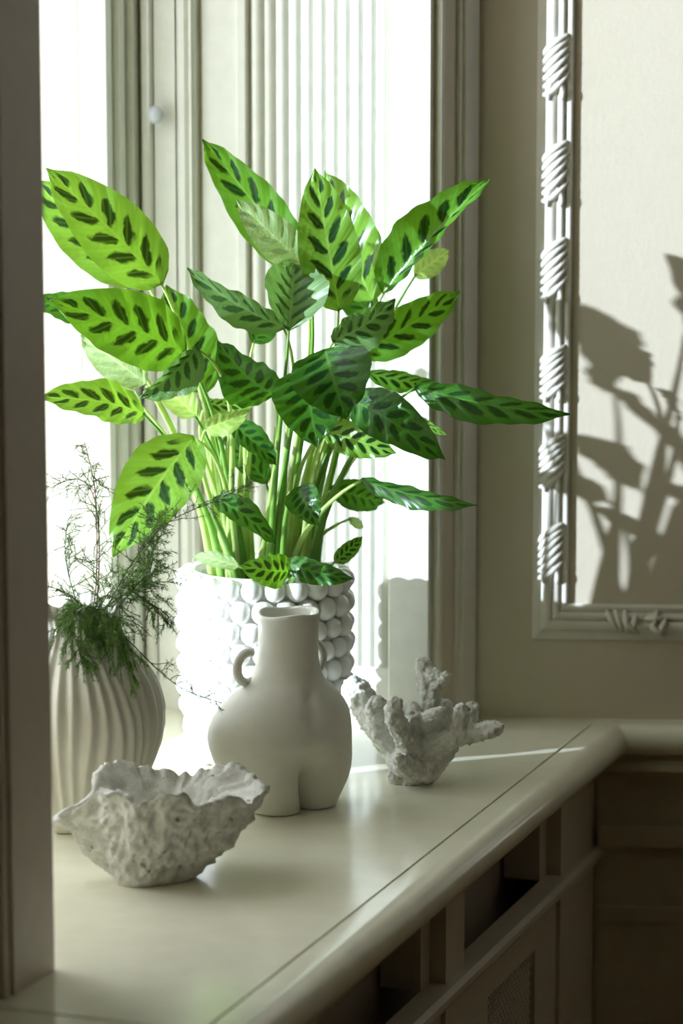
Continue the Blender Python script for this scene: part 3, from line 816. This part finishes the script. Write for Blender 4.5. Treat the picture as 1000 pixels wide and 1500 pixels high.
# ------------------------------------------------------------------ coral
def coral():
    Y0 = 3.56
    base = V((at(603, 1150, Y0).x, Y0, SILL))
    br = [  # list of chains: (px, py, depth, radius px)
     [(603,1150,3.56,36),(603,1130,3.56,38),(604,1112,3.56,36),(606,1095,3.56,28)],
     [(603,1120,3.56,30),(580,1092,3.58,27),(556,1066,3.58,24),(536,1034,3.60,25),(519,1010,3.60,22)],
     [(572,1088,3.57,22),(555,1062,3.56,20),(551,1040,3.55,17),(553,1030,3.55,14)],
     [(606,1100,3.54,20),(592,1075,3.52,17),(578,1055,3.51,15),(577,1040,3.51,14),(580,1030,3.51,12)],
     [(608,1095,3.56,22),(618,1064,3.56,19),(630,1040,3.57,17),(630,1010,3.58,17),(622,985,3.58,17),(620,974,3.58,14)],
     [(630,1012,3.58,13),(640,998,3.57,12),(654,992,3.56,10)],
     [(630,1005,3.58,13),(636,990,3.57,13)],
     [(618,1066,3.55,17),(606,1050,3.54,14),(600,1036,3.57,12)],
     [(622,1062,3.55,15),(634,1050,3.53,15),(644,1044,3.52,11)],
     [(618,1098,3.58,22),(636,1070,3.60,18),(648,1050,3.60,19),(648,1036,3.60,16)],
     [(612,1100,3.55,24),(640,1092,3.54,20),(668,1078,3.53,17),(696,1074,3.53,15),(716,1070,3.52,14),(727,1067,3.52,11)],
     [(668,1078,3.53,15),(674,1060,3.53,15),(677,1044,3.53,14)],
     [(676,1074,3.56,13),(688,1052,3.57,13),(690,1038,3.57,12)],
     [(602,1125,3.53,22),(588,1120,3.51,15),(585,1112,3.50,11)],
     [(625,1128,3.54,24),(645,1105,3.55,20),(660,1095,3.56,14)],
     [(585,1138,3.55,18),(578,1130,3.54,12)],
    ]
    me = bpy.data.meshes.new('c'); ob = bpy.data.objects.new('c', me); col.objects.link(ob)
    bm = bmesh.new()
    for ch in br:
        P_ = [(at(x, min(y, 1148), d), r * .00088) for x, y, d, r in ch]
        for (p, r), (q_, r2) in zip(P_, P_[1:]):
            n = max(2, int((q_ - p).length / .004))
            for i in range(n + 1):
                t = i / n; c = p.lerp(q_, t)
                wob = 1 + .10 * noise.noise(c * 60)
                mt = Matrix.Translation(c)
                bmesh.ops.create_icosphere(bm, subdivisions=1, radius=(r + (r2 - r) * t) * wob, matrix=mt)
    bm.to_mesh(me); bm.free()
    md = ob.modifiers.new('r', 'REMESH'); md.mode = 'VOXEL'; md.voxel_size = .0022
    s = ob.modifiers.new('s', 'SMOOTH'); s.iterations = 6; s.factor = .5
    dg = bpy.context.evaluated_depsgraph_get(); ev = ob.evaluated_get(dg); m2 = bpy.data.meshes.new_from_object(ev)
    bpy.data.objects.remove(ob)
    vs = []
    for v in m2.vertices:
        c = v.co; nn = v.normal
        d = noise.fractal(c * 150, 1.0, 2.0, 3) * .0026 + noise.noise(c * 420) * .0020 + noise.noise(c * 45) * .0022
        p = c + nn * d
        p.z = max(p.z, SILL); vs.append(V(p))
    fs = [tuple(p.vertices) for p in m2.polygons]
    o = mesh_obj('coral_branch', vs, fs, M['coral'], None, True, origin=base)
    tag(o, 'white knobbly piece of branching coral standing beside the torso vase', 'coral')
coral()

# ------------------------------------------------------------------ asparagus fern sprigs in the pleated vase
def sprig(pts_px, label, mat_stem, nbranch, blen, dens, droop=.0, seed=0, nlen=.006, r0=.0009, start=.25, spread=1.0):
    rnd = random.Random(seed)
    pts = [at(p[0], p[1], p[2] - (.04 if p is not pts_px[0] else 0)) for p in pts_px]
    # smooth path
    path = []
    n = len(pts)
    for i in range(n - 1):
        p0 = pts[max(i - 1, 0)]; p1 = pts[i]; p2 = pts[i + 1]; p3 = pts[min(i + 2, n - 1)]
        for k in range(8):
            t = k / 8
            path.append(.5 * ((2 * p1) + (p2 - p0) * t + (2 * p0 - 5 * p1 + 4 * p2 - p3) * t * t + (3 * p1 - p0 - 3 * p2 + p3) * t ** 3))
    path.append(pts[-1])
    root = thing('asparagus_fern_sprig', path[0], label, 'fern', 'fern sprigs in the pleated vase')
    m = len(path)
    mesh_obj('stem', *tube(path, [r0 * (1 - .6 * i / m) for i in range(m)], 6), mat_stem, root, True)
    tw, nd = [], ([], [])
    def needles(line, per):
        for (p, q_) in zip(line, line[1:]):
            d = q_ - p
            cnt = max(1, int(d.length * per))
            for _ in range(cnt):
                c = p + d * rnd.random()
                # a whorl of two or three short needles
                for _k in range(2):
                    v = V((rnd.gauss(0, 1), rnd.gauss(0, 1), rnd.gauss(0, 1))).normalized() + d.normalized() * .9
                    v.normalize(); L = nlen * rnd.uniform(.6, 1.3); w = .00030
                    x = v.cross(V((rnd.random(), rnd.random(), rnd.random()))).normalized() * w; y = v.cross(x).normalized() * w
                    k0 = len(nd[0]); nd[0].extend([c + x, c - x * .5 + y * .87, c - x * .5 - y * .87, c + v * L])
                    nd[1].extend([(k0, k0 + 1, k0 + 3), (k0 + 1, k0 + 2, k0 + 3), (k0 + 2, k0, k0 + 3)])
    for i in range(nbranch):
        f = start + (1 - start) * (i + rnd.random()) / nbranch
        idx = min(m - 2, int(f * (m - 1))); p = path[idx]; ax = (path[idx + 1] - path[idx]).normalized()
        v = V((rnd.gauss(0, 1), rnd.gauss(0, .7), rnd.gauss(0, 1))) * spread + ax * 1.0; v.normalize()
        L = blen * (1.1 - .7 * f) * rnd.uniform(.6, 1.2)
        line = [p + v * (L * t) + V((0, 0, -droop * L * t * t)) + V((rnd.gauss(0, 1), rnd.gauss(0, 1), rnd.gauss(0, 1))) * L * .03 for t in [k / 5 for k in range(6)]]
        line[0] = p
        tw.append(tube(line, [.0005 - .00005 * k for k in range(6)], 4))
        needles(line, dens)
        for j in range(3):
            b0 = line[rnd.randint(1, 4)]
            v2 = (v + V((rnd.gauss(0, .8), rnd.gauss(0, .8), rnd.gauss(0, .8)))).normalized()
            l2 = [b0 + v2 * (L * .4 * t) + V((0, 0, -droop * L * .3 * t * t)) for t in (0, .33, .66, 1)]
            tw.append(tube(l2, [.00035, .0003, .0003, .0002], 3)); needles(l2, dens)
    needles(path[int(m * start):], dens * .6)
    t_ = mesh_obj('twigs', *join(tw), M['fernstem'], root); t_['kind'] = 'stuff'
    g = mesh_obj('needles', nd[0], nd[1], M['fern'], root); g['kind'] = 'stuff'
NK = (118, 935, 3.345)
sprig([NK, (122, 905, 3.37), (140, 892, 3.32), (165, 915, 3.28), (185, 965, 3.265)], 'dense dark green fern sprig spilling over the front of the pleated vase', M['fernstem'], 58, .052, 1000, .9, 1)
sprig([NK, (112, 905, 3.37), (108, 893, 3.32), (108, 930, 3.27), (130, 985, 3.26)], 'dark fern sprig drooping down the pleats of the ivory vase', M['fernstem'], 48, .048, 1000, .8, 2)
sprig([NK, (140, 900, 3.40), (185, 870, 3.40), (215, 850, 3.41), (225, 800, 3.42), (222, 760, 3.43)], 'bushy green fern sprig rising between the pleated vase and the planter', M['fernstem'], 60, .065, 800, .15, 3)
sprig([NK, (140, 900, 3.40), (170, 860, 3.37), (215, 880, 3.36), (250, 905, 3.36)], 'green fern sprig leaning out sideways from the pleated vase neck', M['fernstem'], 24, .06, 600, .3, 4)
sprig([NK, (138, 880, 3.38), (142, 800, 3.37), (139, 720, 3.36), (134, 690, 3.36), (124, 648, 3.36)], 'thin upright reddish fern shoot with sparse wispy needles', M['redstem'], 26, .045, 330, .1, 5, .004)
sprig([NK, (140, 890, 3.38), (145, 800, 3.38), (138, 730, 3.38), (115, 702, 3.38), (78, 712, 3.38)], 'arching reddish fern shoot with almost bare side twigs', M['redstem'], 26, .06, 200, .15, 6, .004)
sprig([NK, (150, 900, 3.38), (190, 830, 3.36), (240, 770, 3.34), (310, 735, 3.33), (368, 708, 3.32)], 'long airy fern sprig reaching across to the calathea stalks', M['fernstem'], 34, .055, 420, .1, 7, .006)
sprig([NK, (150, 905, 3.36), (190, 940, 3.33), (230, 980, 3.33), (270, 1010, 3.33), (325, 1030, 3.34)], 'thin trailing fern sprig with sparse twigs hanging towards the torso vase', M['fernstem'], 14, .04, 260, .3, 8, .006)
sprig([NK, (115, 895, 3.38), (100, 840, 3.38), (95, 800, 3.38), (100, 760, 3.38)], 'fine upright fern sprig beside the dark near jamb', M['fernstem'], 26, .05, 300, .1, 9, .004)
sprig([NK, (130, 900, 3.38), (112, 880, 3.36), (95, 868, 3.35), (75, 860, 3.35)], 'short dark fern sprig bending low towards the near jamb', M['fernstem'], 16, .035, 420, .2, 10, .004)
